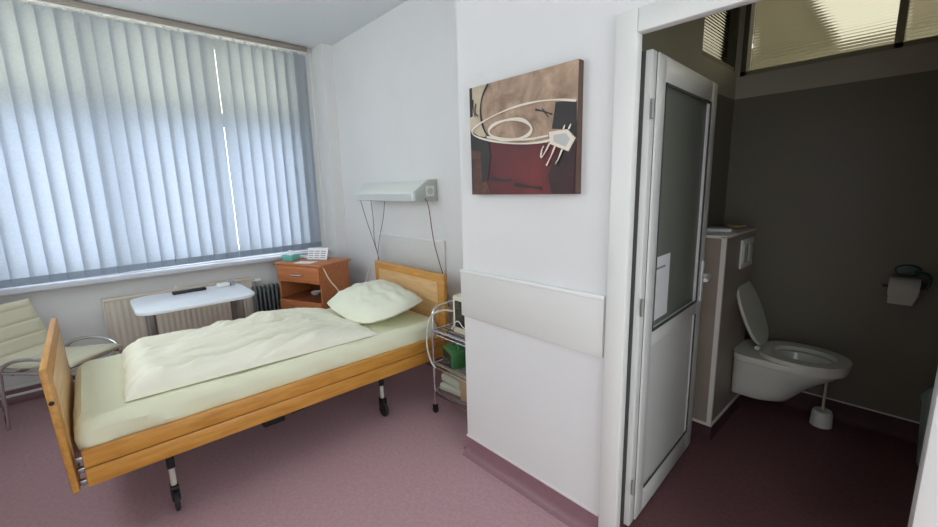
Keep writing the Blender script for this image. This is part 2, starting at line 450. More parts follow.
# transoms of the toilet room
def transom(name, label, axis, pos, u0, u1, z0, z1, bars):
    t = thing(name, label, 'window'); t['kind'] = 'structure'
    fr = MB()
    def bx(mb, m, ua, ub, za, zb, d):
        if axis == 0: mb.box(m, (pos - d / 2, ua, za), (pos + d / 2, ub, zb))
        else: mb.box(m, (ua, pos - d / 2, za), (ub, pos + d / 2, zb))
    w = .03
    bx(fr, M['transom_frame'], u0, u1, z0, z0 + .03, .08); bx(fr, M['transom_frame'], u0, u1, z1 - w, z1, .08)
    bx(fr, M['frame_dark'], u0, u0 + w, z0, z1, .08); bx(fr, M['frame_dark'], u1 - w, u1, z0, z1, .08)
    for b in bars: bx(fr, M['transom_frame'], b - .018, b + .018, z0, z1, .08)
    fr.build('window_frame', t)
    us = [u0 + w] + [b for b in bars] + [u1 - w]
    for a, b in zip(us, us[1:]):
        g = MB(); bx(g, M['reed'], a + .019, b - .019, z0 + .03, z1 - w, .006); g.build('pane', t)
    return t
transom('window_3', 'reeded glass transom above the back wall of the toilet', 1, BY + .05, BX + .02, BE - .05, 2.17, 2.80, (-.215,))
transom('window_4', 'reeded glass transom above the toilet room side wall', 0, BX - .05, 2.70, 3.315, 2.20, 2.78, ())

def ceiling_light(x0, x1, y0, y1, label, m='corr_lamp'):
    t = thing('ceiling_light', label, 'ceiling light', ((x0 + x1) / 2, (y0 + y1) / 2, ZC + .09), group=None)
    a, b = (x1 - x0) / 2, (y1 - y0) / 2
    MB().box(M['white'], (-a - .03, -b - .03, -.06), (a + .03, b + .03, 0)).build('light_housing', t)
    MB().box(M[m], (-a, -b, -.075), (a, b, -.06)).build('diffuser', t)
ceiling_light(-.83, -.36, 4.5, 6.2, 'long fluorescent ceiling light glowing through the back transom')
ceiling_light(-1.95, -1.5, 4.4, 5.7, 'fluorescent ceiling light glowing through the side transom')

ceiling_light(.9, 1.5, 4.5, 6.0, 'unseen fill light panel added at the right end of the corridor', 'corr_fill')  # out of view, added so the transom glass looks brighter

# door casing (fixed) and the open leaf
cs = MB()
for x0, x1, z0, z1 in ((DL - .078, DL, 0, DH + .075), (DR, DR + .11, 0, DH + .075), (DL, DR, DH, DH + .075)):
    cs.box(M['pvc'], (x0, YP - .022, z0), (x1, YP + .02, z1), .005)
cs.box(M['pvc'], (DR, YP + .02, 0), (DR + .03, YP + .15, DH), .004)
struct(cs.build('trim_7'), 'white plastic frame around the toilet doorway', 'door frame')

LW, LT = .825, .055    # leaf width and thickness; local x = from hinge to free edge, local y = thickness
leaf = thing('door_1', 'white door leaf with frosted upper pane standing open into the toilet', 'door', (-.725, 1.575, .012), math.radians(93.5))
leaf['kind'] = 'structure'
LH = 1.955
fr = MB()
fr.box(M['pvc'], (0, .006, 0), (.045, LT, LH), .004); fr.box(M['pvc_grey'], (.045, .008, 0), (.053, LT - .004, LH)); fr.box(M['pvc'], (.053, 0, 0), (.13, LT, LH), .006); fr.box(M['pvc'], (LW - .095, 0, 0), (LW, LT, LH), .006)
fr.box(M['pvc'], (.125, 0, 0), (LW - .09, LT, .12), .006); fr.box(M['pvc'], (.125, 0, LH - .095), (LW - .09, LT, LH), .006)
fr.box(M['pvc'], (.125, 0, .80), (LW - .09, LT, .87), .006)
fr.build('leaf_frame', leaf)
gk = MB()
for y in (-.002, LT - .004):
    z0, z1 = .865, LH - .095
    gk.box(M['pvc_grey'], (.13, y, z0), (.134, y + .006, z1)); gk.box(M['pvc_grey'], (LW - .103, y, z0), (LW - .095, y + .006, z1))
    gk.box(M['pvc_grey'], (.13, y, z0), (LW - .095, y + .006, z0 + .010)); gk.box(M['pvc_grey'], (.13, y, z1 - .010), (LW - .095, y + .006, z1))
    gk.box(M['pvc_grey'], (LW - .101, y, .12), (LW - .095, y + .006, .80)); gk.box(M['pvc_grey'], (.13, y, .12), (LW - .095, y + .006, .128))
gk.box(M['pvc_grey'], (-.003, .03, 0), (.0, LT, LH))  # dark strip colours in the shade of the hinge-side gap
gk.build('gasket_gap_shade', leaf)
MB().box(M['doorglass'], (.13, LT / 2 - .008, .87), (LW - .095, LT / 2 + .008, LH - .095)).build('pane', leaf)
MB().box(M['pvc'], (.13, .012, .12), (LW - .095, LT - .012, .80)).build('panel', leaf)
hd = MB()
hd.box(M['white'], (LW - .06, -.01, .86), (LW - .03, 0, 1.08), .004); hd.box(M['white'], (LW - .06, LT, .86), (LW - .03, LT + .01, 1.08), .004)
hd.tube(M['white'], [(LW - .045, -.005, 1.0), (LW - .045, -.045, 1.0), (LW - .16, -.05, 1.0)], .011, smooth_path=1)
hd.tube(M['white'], [(LW - .045, LT, 1.0), (LW - .045, LT + .045, 1.0), (LW - .16, LT + .05, 1.0)], .011, smooth_path=1)
hd.build('handle', leaf)
for z in (.2, 1.0, 1.75):
    MB().tube(M['seal'], [(-.002, -.004, z - .035), (-.002, -.004, z + .035)], .006).build('hinge', leaf)
tag(MB().box(M['paper'], (0, -.0022, 0), (.20, -.0008, .28)).box(M['ink'], (.02, -.0026, .225), (.145, -.0022, .235))
    .build('notice', loc=(0, 0, 0)), 'white paper notice taped low on the frosted door pane', 'paper')
nt_ = bpy.data.objects['notice']
_c, _s = math.cos(math.radians(93.5)), math.sin(math.radians(93.5))
def leafpt(u, v, z): return (-.725 + u * _c - v * _s, 1.575 + u * _s + v * _c, .012 + z)
nt_.location = leafpt(.142, LT / 2 - .0085, .895); nt_.rotation_euler = (0, 0, math.radians(93.5))

# ------------------------------------------------------------------ vertical blind
BXX = -4.395
bl = thing('vertical_blind', 'closed pale blue vertical slat blind across the window', 'blind', (BXX, 0, 0))
hr = MB().box(M['railgrey'], (-.028, -.56, 2.858), (.022, 1.872, 2.90), .006)
hr.box(M['white'], (-.012, -.56, 2.848), (.008, 1.872, 2.859))
hr.build('head_rail', bl)
n = 24; y0 = -.485; sp = .0982
for i in range(n):
    y = y0 + sp * i + (.020 if i >= 16 else 0)
    a = math.radians(13 + random.uniform(-3, 3) + (9 if i in (7, 15, 19) else 0))
    mb = MB(); w = .0635; zt, zb = 2.825, .872 + .0014 * i
    mt = Matrix.Rotation(a, 4, 'Z')
    def ring(z, th=.0012):
        pts = []
        K = 7
        for s in (1, -1):
            for k in range(K):
                u = -1 + 2 * k / (K - 1)
                if s < 0: u = -u
                pts.append((.006 * (1 - u * u) + s * th / 2, u * w, z))
        return pts
    zz = [zt, 2.3, 1.8, 1.3, zb + .055]
    mb.loft(M['slat'], [ring(z) for z in zz], mtx=mt)
    mb.loft(M['hem'], [ring(z, .004) for z in (zb + .055, zb)], mtx=mt)
    mb.box(M['white'], (-.002, -.012, zt - .01), (.004, .012, 2.85), mtx=mt)
    mb.build('slat', bl, loc=(0, y, 0))
bc = MB()
for x, z in ((.0, .93),):
    bc.tube(M['white'], [(.03, 1.885, 2.84), (.03, 1.885, 1.02)], .005, n=8)  # white rod stands in for light leaking past the blind's right edge
bc.build('light_leak_rod', bl)

# ------------------------------------------------------------------ bed
bed = thing('hospital_bed', 'beech framed hospital bed on castors standing against the wall', 'bed', (-2.725, .80, 0))
HWD = .475                                   # half width; local x to the room, local y to the head
def bp(x, y, z): return (x + 2.725, y - .80, z)
# foot board: slab with a rounded top, pale inset panel
def end_board(name, y0, y1, z0, z1, lean, panel_side):
    mb = MB(); w = HWD
    mb.box(M['beech_x'], (-w, y0, z0), (w, y1, z1), .009)
    b = mb.build(name, bed)
    if lean: b.data.transform(Matrix.Translation((0, y0, z0)) @ Matrix.Rotation(lean, 4, 'X') @ Matrix.Translation((0, -y0, -z0)))
    return b
fb = end_board('footboard', -.995, -.969, .285, .845, 0, 1)
pf = MB()
for (y, s) in ((-.969, 1), (-.995, -1)):
    pf.box(M['beech_pale'], (-HWD + .07, min(y, y + .003 * s), .36), (HWD - .07, max(y, y + .003 * s), .78), .001)
pf.build('inset_panel', fb)
MB().lathe(M['black'], [(.001, 0), (.009, 0), (.009, .004), (.001, .004)], 16, mtx=Matrix.Translation((HWD, -.982, .70)) @ Matrix.Rotation(PI / 2, 4, 'Y')).build('bolt', fb)
pv = Vector((0, -.995, .285))
fb.matrix_local = Matrix.Translation(pv) @ Matrix.Rotation(.035, 4, 'X') @ Matrix.Translation(-pv)
hb = end_board('headboard', 1.00, 1.035, .285, .895, 0, -1)
pf = MB().box(M['beech_pale'], (-HWD + .075, .997, .36), (HWD - .075, 1.0, .835), .001)
pf.box(M['beech_edge'], (-HWD + .068, .9965, .83), (HWD - .068, 1.0, .837)).box(M['beech_edge'], (-HWD + .068, .9965, .36), (-HWD + .075, 1.0, .83)).box(M['beech_edge'], (HWD - .075, .9965, .36), (HWD - .068, 1.0, .83))
pf.build('inset_panel', hb)
for s in (1, -1):
    xa = s * (HWD - .024); xb = s * HWD
    lo, hi = min(xa, xb), max(xa, xb)
    MB().box(M['beech'], (lo, -.945, .297), (hi, .99, .379), .005).build('side_rail', bed)
    MB().box(M['beech'], (lo - .002, -.945, .383), (hi + .002, .99, .460), .005).build('side_rail', bed)
    for z in (.315, .37, .42):
        MB().box(M['steel'], (s * (HWD - .03) - .012, -.967, z - .012), (s * (HWD - .03) + .012, -.94, z + .012), .003).build('bracket', bed)
uf = MB()
for s in (1, -1):
    uf.box(M['darksteel'], (s * .36 - .02, -.9, .31), (s * .36 + .02, .95, .36))
for y in (-.66, 0, .50): uf.box(M['darksteel'], (-.42, y - .02, .3), (.42, y + .02, .34))
uf.box(M['darksteel'], (.05, -.3, .22), (.12, .25, .27)); uf.tube(M['darksteel'], [(.30, -.3, .26), (.30, .3, .25)], .016)
uf.box(M['black'], (.20, -.22, .19), (.34, -.10, .30), .01); uf.box(M['darksteel'], (.22, -.06, .205), (.32, .02, .30), .006)
uf.build('underframe', bed)
MB().box(M['white'], (-.44, -.94, .38), (.44, .97, .41)).build('mattress_base', bed)
for (x, y) in ((.425, -.66), (.40, .50), (-.425, -.66), (-.40, .50)):
    lg = MB().tube(M['darksteel'], [(x, y, .33), (x, y, .22)], .017).build('leg', bed)
    cb = MB().tube(M['caster_grey'], [(x, y, .225), (x, y, .125)], .013)
    cb.box(M['black'], (x - .02, y - .017, .055), (x + .03, y - .0105, .13), .003).box(M['black'], (x - .02, y + .0105, .055), (x + .03, y + .017, .13), .003)
    cb.box(M['black'], (x - .02, y - .017, .112), (x + .03, y + .017, .13), .003)
    cb.build('caster_fork', lg)
    MB().lathe(M['rubber'], [(.012, -.009), (.046, -.009), (.05, -.004), (.05, .004), (.046, .009), (.012, .009)], 24,
               mtx=Matrix.Translation((x + .012, y, .05)) @ Matrix.Rotation(PI / 2, 4, 'X')).build('caster_wheel', lg)

# mattress with fitted sheet
def fb_noise(x, y, s=1.0, o=3): return noise.fractal(Vector((x * s, y * s, .37)), .7, 2.1, o)
MX0, MX1, MY0, MY1, MZ0, MZ1 = -.455, .452, -.962, .985, .41, .578
def mrect(u, v):
    return MX0 + (MX1 - MX0) * u, MY0 + (MY1 - MY0) * v
mm = MB(); rings = []
segs = []
NL, NS = 64, 34
def outline(inset, rad):
    pts = []
    x0, x1, y0_, y1_ = MX0 + inset, MX1 - inset, MY0 + inset, MY1 - inset
    rad = max(.004, rad)
    def side(ax, ay, bx_, by_, k):
        for i in range(k): pts.append((ax + (bx_ - ax) * i / k, ay + (by_ - ay) * i / k))
    def arc(cx, cy, a0):
        for i in range(6):
            a = a0 + i / 6 * PI / 2; pts.append((cx + rad * math.cos(a), cy + rad * math.sin(a)))
    side(x1, y0_ + rad, x1, y1_ - rad, NL); arc(x1 - rad, y1_ - rad, 0)
    side(x1 - rad, y1_, x0 + rad, y1_, NS); arc(x0 + rad, y1_ - rad, PI / 2)
    side(x0, y1_ - rad, x0, y0_ + rad, NL); arc(x0 + rad, y0_ + rad, PI)
    side(x0 + rad, y0_, x1 - rad, y0_, NS); arc(x1 - rad, y0_ + rad, 1.5 * PI)
    return pts
prof = [(.03, MZ0), (.008, MZ0 + .03), (.0, MZ0 + .075), (.003, MZ0 + .115), (.014, MZ0 + .145), (.036, MZ0 + .165), (.075, MZ1 - .004), (.16, MZ1), (.30, MZ1 + .002)]
for ins, z in prof:
    R_ = []
    for (x, y) in outline(ins, .07 - ins * .2):
        fold = .016 * math.sin((y * 1.0 + z * 1.6) * 22 + 5 * fb_noise(x, y, 1.3)) * (.4 + .6 * abs(noise.noise(Vector((x, y * 2, 3)))) * 2) * max(0, 1 - abs(z - MZ0 - .08) / .09)
        k = 1 + fold * 2
        R_.append((x * k, y * (1 + fold * .4), z + .006 * fb_noise(x, y, 5)))
    rings.append(R_)
mm.loft(M['sheet'], rings)
tag(mm.build('mattress', loc=(-2.725, .80, 0)), 'mattress under a pale green fitted sheet on the beech bed', 'mattress')

# duvet folded along the bed, lying on the mattress
def duvet():
    mb = MB()
    P = [(-2.35, .03), (-3.11, .05), (-3.13, 1.30), (-2.30, 1.29)]   # foot-near, foot-far, head-far, head-near
    def base(u, v):      # u: foot->head, v: near->far
        a = Vector(P[0]).lerp(Vector(P[3]), u); b = Vector(P[1]).lerp(Vector(P[2]), u)
        p = a.lerp(b, v)
        wob = .018 * fb_noise(u * 3 + 1, v * 2, 1.4)
        return p.x + wob * (1 - abs(2 * v - 1)), p.y + wob
    def edge(t, k): t = min(t, 1 - t) * k; return 1 if t >= 1 else math.sqrt(max(0, 1 - (1 - t) ** 2))
    def wr(x, y):                                    # creases that run mostly along the bed, fanning from the foot corner
        q = noise.noise(Vector((x * 2.2, y * 2.2, 4.0))) * .5
        a = 1 - abs(noise.noise(Vector((x * 8 + y * 1.8 + q, y * 1.4 + q, 1.7)))) * 2.2
        b = 1 - abs(noise.noise(Vector((x * 15 + y * 5 + q * 2, y * 3.2 - x * 2, 8.3)))) * 2.2
        c = noise.noise(Vector((x * 4, y * 3, 5.1)))
        ph = x * 95 + y * 13 + 7 * noise.noise(Vector((x * 3, y * 1.5, 2.0)))
        m_ = max(0, noise.noise(Vector((x * 3.5 + 4, y * 2.0, 7.0))) + .25)
        return .036 * max(-.4, a) + .020 * max(-.4, b) + .020 * c + .017 * m_ * math.sin(ph) - .010
    def top(u, v):
        x, y = base(u, v); h = .058 * edge(u, 9) * edge(v, 9)
        e = edge(u, 5) * edge(v, 6)
        h += e * (wr(x, y) + .022 * math.exp(-((u - .06) / .05) ** 2) + .014 * math.exp(-((v - .1) / .09) ** 2))
        h *= 1 - .7 * min(1, max(0, (u - .70) / .2)) * (1 - .4 * e)
        return (x, y, MZ1 + .005 + h)
    def bot(u, v):
        x, y = base(u, v); return (x, y, MZ1 + .0045)
    mb.grid_solid(M['duvet'], 180, 120, top, bot)
    # second turned-back layer with its own edge along the near side
    Q = [(-2.34, .16), (-2.62, .12), (-2.62, 1.36), (-2.29, 1.36)]
    return mb.build('duvet')
tag(duvet(), 'crumpled cream duvet folded lengthwise on the pale green sheet', 'duvet')

# pillow
def pillow():
    mb = MB(); W, D, T = .385, .255, .12
    def sh(u, v, s):
        a, b = 2 * u - 1, 2 * v - 1
        x = a * W * math.sqrt(1 - .26 * b * b); y = b * D * math.sqrt(1 - .26 * a * a)
        h = (max(0, 1 - abs(a) ** 2.4) * max(0, 1 - abs(b) ** 2.4)) ** .5
        wv = .03 * abs(noise.noise(Vector((a * 2.5 + b * .8, b * 3, 2.2)))) + .016 * noise.noise(Vector((a * 5, b * 5 + a * 3, 6)))
        z = s * T * h + (wv * h * .7 if s > 0 else 0) + .02 * noise.noise(Vector((a * 1.5, b * 1.5, 9)))
        return (x, y, z)
    mb.grid_solid(M['pillow'], 44, 36, lambda u, v: sh(u, v, 1), lambda u, v: sh(u, v, -.5))
    return mb.build('pillow', loc=(-2.725, 1.505, .668), rot=(math.radians(9), math.radians(0), math.radians(0)))
tag(pillow(), 'soft pale pillow lying at the head of the bed', 'pillow')

# ------------------------------------------------------------------ bed head lamp
lx0, lx1 = -3.56, -2.60
lamp = thing('wall_lamp', 'long white bed head lamp unit on the wall above the headboard', 'wall lamp', ((lx0 + lx1) / 2, YH, 1.40))
hw = (lx1 - lx0) / 2
MB().prism(M['lampbody'], [(-.085, .15), (0, .155), (0, .02), (-.19, .0), (-.205, .006), (-.205, .062)], 0, -hw, hw - .03, .004).build('housing', lamp)
MB().prism(M['lampfront'], [(-.208, .012), (-.205, .012), (-.205, .056), (-.208, .056)], 0, -hw + .02, hw - .06).build('diffuser', lamp)
MB().prism(M['lampend'], [(-.075, .162), (0, .165), (0, .0), (-.20, -.006), (-.214, .004), (-.214, .068)], 0, hw - .03, hw, .004).build('end_panel', lamp)
sk = MB().box(M['white'], (hw, -.115, .035), (hw + .008, -.035, .115), .006)
sk.lathe(M['lampend'], [(.001, .0), (.026, .0), (.026, .004), (.001, .004)], 20, mtx=Matrix.Translation((hw + .006, -.075, .075)) @ Matrix.Rotation(PI / 2, 4, 'Y'))
sk.build('socket', lamp)
def lp(x, y, z): return (x - (lx0 + lx1) / 2, y - YH, z - 1.40)
for m, r, pts in (('cord', .0035, [(-3.50, 1.87, 1.41), (-3.47, 1.90, 1.22), (-3.40, 1.93, 1.0), (-3.36, 1.95, .84), (-3.34, 1.98, .6)]),
                  ('cord', .0035, [(-3.42, 1.93, 1.41), (-3.41, 1.94, 1.2), (-3.43, 1.94, 1.05), (-3.38, 1.95, .88), (-3.32, 1.96, .62)]),
                  ('cord', .003, [(-3.18, 1.93, 1.41), (-3.24, 1.94, 1.24), (-3.36, 1.95, 1.04), (-3.42, 1.96, .84), (-3.44, 1.98, .6)]),
                  ('cord_red', .0038, [(-2.60, 1.93, 1.42), (-2.56, 1.93, 1.38), (-2.52, 1.93, 1.1), (-2.46, 1.94, .92), (-2.41, 1.95, .78), (-2.40, 1.96, .6)])):
    MB().tube(M[m], [lp(*p) for p in pts], r, n=6, smooth_path=2).build('cord', lamp)

# ------------------------------------------------------------------ nightstand
NSR = math.radians(22)
NSC = Vector((-3.966, 1.571, 0))
ns = thing('nightstand', 'cherry wood nightstand with open niche beside the bed', 'nightstand', NSC, NSR)
W, D = .27, .185; ZT = .84
def nsw(x, y, z): 
    v = Matrix.Rotation(NSR, 3, 'Z') @ Vector((x, y, 0)); return (NSC.x + v.x, NSC.y + v.y, z)
cb = MB()
cb.box(M['cherry'], (-W, -D, .07), (-W + .018, D, ZT - .022)); cb.box(M['cherry'], (W - .018, -D, .07), (W, D, ZT - .022))
cb.box(M['cherry_in'], (-W + .018, D - .012, .07), (W - .018, D, ZT - .022))
for z in (.07, .475, .655): cb.box(M['cherry_in'], (-W + .018, -D + .004, z), (W - .018, D - .012, z + .016))
cb.build('carcass', ns)
MB().box(M['cherry'], (-.295, -.205, ZT - .022), (.295, .205, ZT), .004).build('top', ns)
dr = MB().box(M['cherry'], (-W + .004, -D - .018, .662), (W - .004, -D, ZT - .026), .003).build('drawer', ns)
MB().tube(M['chrome'], [(-.07, -D - .018, .735), (-.07, -D - .042, .735), (.07, -D - .042, .735), (.07, -D - .018, .735)], .007, smooth_path=1).build('handle', dr)
dd = MB().box(M['cherry'], (-W + .004, -D - .018, .075), (W - .004, -D, .482), .003).build('door', ns)
MB().tube(M['steel'], [(-.06, -D - .018, .42), (-.06, -D - .042, .42), (.06, -D - .042, .42), (.06, -D - .018, .42)], .005, smooth_path=1).build('handle', dd)
for sx in (-1, 1):
    for sy in (-1, 1):
        MB().lathe(M['black'], [(.006, .0), (.022, .006), (.022, .06), (.012, .0715)], 12, center=(sx * .22, sy * .14, 0)).build('foot', ns)
# things on and in it
tb = thing('tissue_box', 'teal tissue box on the front left of the cherry nightstand', 'tissue box', nsw(-.215, -.07, ZT), NSR + .1)
MB().box(M['teal'], (-.062, -.11 / 2, 0), (.062, .11 / 2, .055), .003).build('box', tb)
def tis(u, v, s):
    a, b = 2 * u - 1, 2 * v - 1
    h = max(0, 1 - (a * a + b * b)) 
    return (a * .035, b * .025, .054 + (.045 * h + .012 * noise.noise(Vector((a * 3, b * 3, 1)))* h) * (1 if s > 0 else .0))
MB().grid_solid(M['tissue'], 14, 14, lambda u, v: tis(u, v, 1), lambda u, v: tis(u, v, 0)).build('tissue', tb)
cal = thing('desk_calendar', 'white standing calendar with a printed grid on the nightstand', 'calendar', nsw(.0, .085, ZT), NSR + .25)
cm = MB(); th = math.radians(22)
mtc = Matrix.Rotation(-th, 4, 'X')
cm.box(M['paper'], (-.105, -.0015, 0), (.105, .0015, .115), mtx=Matrix.Translation((0, -.045, .001)) @ mtc)
cm.box(M['paper'], (-.105, -.0015, 0), (.105, .0015, .115), mtx=Matrix.Translation((0, .045, .001)) @ Matrix.Rotation(th, 4, 'X'))
cm.build('card', cal)
gr = MB()
for i in range(3):
    for r in range(4): gr.box(M['ink'], (-.095 + .064 * i, -.0022, .014 + .021 * r), (-.095 + .064 * i + (.05 if i < 2 or r > 1 else .05), -.0014, .014 + .021 * r + .008), mtx=Matrix.Translation((0, -.045, .001)) @ mtc)
gr.build('printed_grid', cal)
tag(MB().box(M['paper'], (-.09, -.055, 0), (.09, .055, .0025)).build('paper', loc=nsw(.03, -.12, ZT), rot=(0, 0, NSR + .2)), 'loose white paper sheet lying before the calendar on nightstand', 'paper')
tag(MB().box(M['paper'], (-.07, -.04, 0), (.07, .04, .018), .004).build('booklet', loc=nsw(-.19, .10, ZT), rot=(0, 0, NSR - .1)), 'small white booklet between tissue box and calendar', 'booklet')
dish = MB().lathe(M['white'], [(.02, 0), (.035, .004), (.052, .03), (.05, .032), (.033, .009), (.005, .007)], 20)
tag(dish.build('dish', loc=nsw(-.02, .02, .491)), 'small white dish inside the nightstand niche', 'dish')
# cream cord running from the nightstand down behind the pillow
pts = [nsw(.30, -.175, .812), (-3.46, 1.50, .725), (-3.36, 1.525, .66), (-3.30, 1.53, .58), (-3.27, 1.54, .45)]
tag(MB().tube(M['cord_cream'], pts, .006, n=8, smooth_path=1).build('cord'), 'cream cord slanting from the nightstand down towards the bed', 'cord')
tag(MB().tube(M['white'], [(-3.62, 1.93, .62), (-3.52, 1.93, .78), (-3.40, 1.94, .86)], .007, n=8, smooth_path=1).build('cord'), 'white cord rising behind the bed beside the nightstand', 'cord')

# ------------------------------------------------------------------ radiator, heater, pipes
rad = thing('radiator', 'beige panel radiator with vertical ribs under the window', 'radiator', (-4.36, .555, .1))
hl = .535
pn = MB(); N = 26
prof = []
for i in range(N * 4 + 1):
    y = -hl + 2 * hl * i / (N * 4); prof.append((.027 + .006 * (1 if i % 4 in (1, 2) else 0), y))
prof = [(-.02, -hl)] + prof + [(-.02, hl)]
pn.prism(M['rad'], prof, 2, .02, .575)
pn.box(M['rad'], (-.02, -hl, .0), (.03, hl, .025), .006).box(M['rad'], (-.02, -hl, .57), (.04, hl, .592), .006)
pn.build('panel', rad)
for s in (-1, 1):
    MB().box(M['rad'], (-.03, s * (hl + .004) - .006, .0), (.036, s * (hl + .004) + .006, .592), .003).build('side_cover', rad)
    MB().tube(M['rad'], [(-.09, s * .4, .45), (-.02, s * .4, .45)], .014).build('wall_bracket', rad)
v = MB().tube(M['white'], [(.0, hl + .01, .55), (.0, hl + .05, .55)], .012); v.tube(M['white'], [(0, hl + .045, .55), (.0, hl + .1, .55)], [.024, .02])
v.build('valve', rad)
MB().tube(M['white'], [(0, -.05, .592), (0, -.05, .615)], .012).build('vent_plug', rad)

eh = thing('column_heater', 'dark column heater squeezed between radiator and nightstand', 'heater', (-4.27, 1.21, 0))
for i in range(7):
    y = -.115 + .038 * i
    MB().prism(M['heater'], [(-.045, .06), (.055, .06), (.062, .08), (.062, .59), (.05, .61), (-.04, .61), (-.05, .59), (-.05, .08)], 1, y - .009, y + .009, .003).build('fin', eh)
for z in (.10, .56): MB().tube(M['heater'], [(0, -.13, z), (0, .13, z)], .02).build('cross_tube', eh)
for i in range(2):
    MB().box(M['heater_rib'], (-.08, -.10 + .19 * i, 0), (.09, -.08 + .19 * i, .065), .006).build('foot', eh)

pp = MB()
for dz, dx in ((.07, 0), (.125, -.012)):
    pp.tube(M['rad_pipe'], [(-4.40 + dx, 0.0, dz), (-4.40 + dx, -.60, dz), (-4.39 + dx, -.70, dz), (-4.28, -.725 + dx, dz), (-3.0, -.725 + dx, dz)], .011, n=8)
tag(pp.build('heating_pipes'), 'pair of white heating pipes along the wall behind the chair', 'pipe')

# ------------------------------------------------------------------ table
tl = thing('side_table', 'white topped table with rounded corners standing before the radiator', 'table', (-3.75, .54, 0))
def rrect(hx, hy, r, k=6):
    p = []
    for (cx, cy, a0) in ((hx - r, hy - r, 0), (-hx + r, hy - r, 90), (-hx + r, -hy + r, 180), (hx - r, -hy + r, 270)):
        for i in range(k + 1):
            a = math.radians(a0 + 90 * i / k); p.append((cx + r * math.cos(a), cy + r * math.sin(a)))
    return p
MB().prism(M['tabletop'], rrect(.30, .375, .11), 2, .70, .725, .004).build('table_top', tl)
for s in (-1, 1):
    for dx in (-.05, .05):
        MB().tube(M['leg_grey'] if dx < 0 else M['steel'], [(dx * 2.2, s * .285, .04), (dx * 2.2, s * .285, .70)], .025).build('leg', tl)
    MB().box(M['darksteel'], (-.28, s * .285 - .02, .0), (.28, s * .285 + .02, .04), .006).build('foot', tl)
    MB().box(M['steel'], (-.2, s * .285 - .025, .68), (.2, s * .285 + .025, .70)).build('bracket', tl)
rc = MB().box(M['black'], (-.024, -.115, 0), (.024, .115, .022), .007)
tag(rc.build('remote_control', loc=(-3.93, .54, .725), rot=(0, 0, .03)), 'slim black remote control on the white table top', 'remote control')
gd = thing('gadget', 'small white and grey gadget beside the black remote on the table', 'gadget', (-3.95, .79, .725), .2)
MB().box(M['white'], (-.03, -.05, 0), (.03, .04, .03), .008).build('body', gd)
MB().box(M['ink'], (-.03, .045, 0), (.03, .075, .042), .008).build('cap', gd)

# ------------------------------------------------------------------ chair (seat faces the bed, turned)
ch = thing('armchair', 'cream quilted chair with chrome frame against the wall behind the footboard', 'chair', (-3.85, -.24, 0), math.radians(42 - 90))
# local: +y = facing direction, x = across
def shell():
    mb = MB(); prof = []
    # seat front -> back -> up the backrest: (y, z)
    ctrl = [(.275, .445), (.25, .46), (.12, .45), (-.06, .43), (-.19, .425), (-.255, .45), (-.29, .51), (-.325, .60), (-.36, .69), (-.392, .775), (-.40, .795)]
    pts = [Vector((p[0], p[1])) for p in ctrl]
    for _ in range(2):
        q = [pts[0]]
        for i in range(len(pts) - 1): q += [pts[i].lerp(pts[i + 1], .25), pts[i].lerp(pts[i + 1], .75)]
        pts = q + [pts[-1]]
    # quilt channels along the length
    L = [0]
    for a, b in zip(pts, pts[1:]): L.append(L[-1] + (b - a).length)
    # resample
    K = 96; rs = []
    for k in range(K + 1):
        s = L[-1] * k / K; i = max(j for j in range(len(L)) if L[j] <= s + 1e-9); i = min(i, len(pts) - 2)
        t = (s - L[i]) / max(1e-9, L[i + 1] - L[i]); rs.append((pts[i].lerp(pts[i + 1], t), (pts[i + 1] - pts[i]).normalized(), s))
    hw_ = .18; rings = []
    for p, d, s in rs:
        nrm = Vector((d.y, -d.x))                 # towards the sitter
        if nrm.y < 0 and abs(nrm.y) > abs(nrm.x): nrm = -nrm
        ph = (s % .095) / .095
        q = .010 * (min(1, min(ph, 1 - ph) / .12) - 1) if .06 < s < L[-1] - .03 else 0
        e = min(1, min(s, L[-1] - s) / .03); e = math.sqrt(max(.02, 1 - (1 - e) ** 2))
        th = .022 * e
        ring = []
        M2 = 12
        for k in range(M2 + 1):
            x = -hw_ + 2 * hw_ * k / M2; ed = math.sqrt(max(.05, 1 - (abs(x) / hw_) ** 8)); o = (th + q) * ed
            ring.append((x, p.x + nrm.x * o, p.y + nrm.y * o))
        for k in range(M2, -1, -1):
            x = -hw_ + 2 * hw_ * k / M2; ed = math.sqrt(max(.05, 1 - (abs(x) / hw_) ** 8)); o = -th * ed * .8
            ring.append((x, p.x + nrm.x * o, p.y + nrm.y * o))
        rings.append(ring)
    # split seat and backrest at the bend
    cut = min(range(K + 1), key=lambda k: abs(rs[k][0].y - .50) + (10 if rs[k][0].x > 0 else 0))
    MB.loft(mb, M['cream'], rings[:cut + 1]); mb.build('seat', ch)
    MB().loft(M['cream'], rings[cut:]).build('backrest', ch)
shell()
for s in (-1, 1):
    x = s * .20
    MB().tube(M['chrome'], [(x * 1.03, -.24, .0125), (x, -.225, .36), (x, -.20, .44), (x, -.11, .487), (x, .02, .505), (x, .14, .495), (x, .215, .455), (x, .235, .38), (x * 1.03, .25, .0125)], .0115, n=10, smooth_path=2).build('leg_frame', ch)
    MB().tube(M['chrome'], [(x, .21, .41), (x, -.19, .405)], .0105).build('side_bar', ch)
MB().tube(M['chrome'], [(-.20, .15, .40), (.20, .15, .40)], .0105).tube(M['chrome'], [(-.20, -.14, .395), (.20, -.14, .395)], .0105).build('cross_bar', ch)

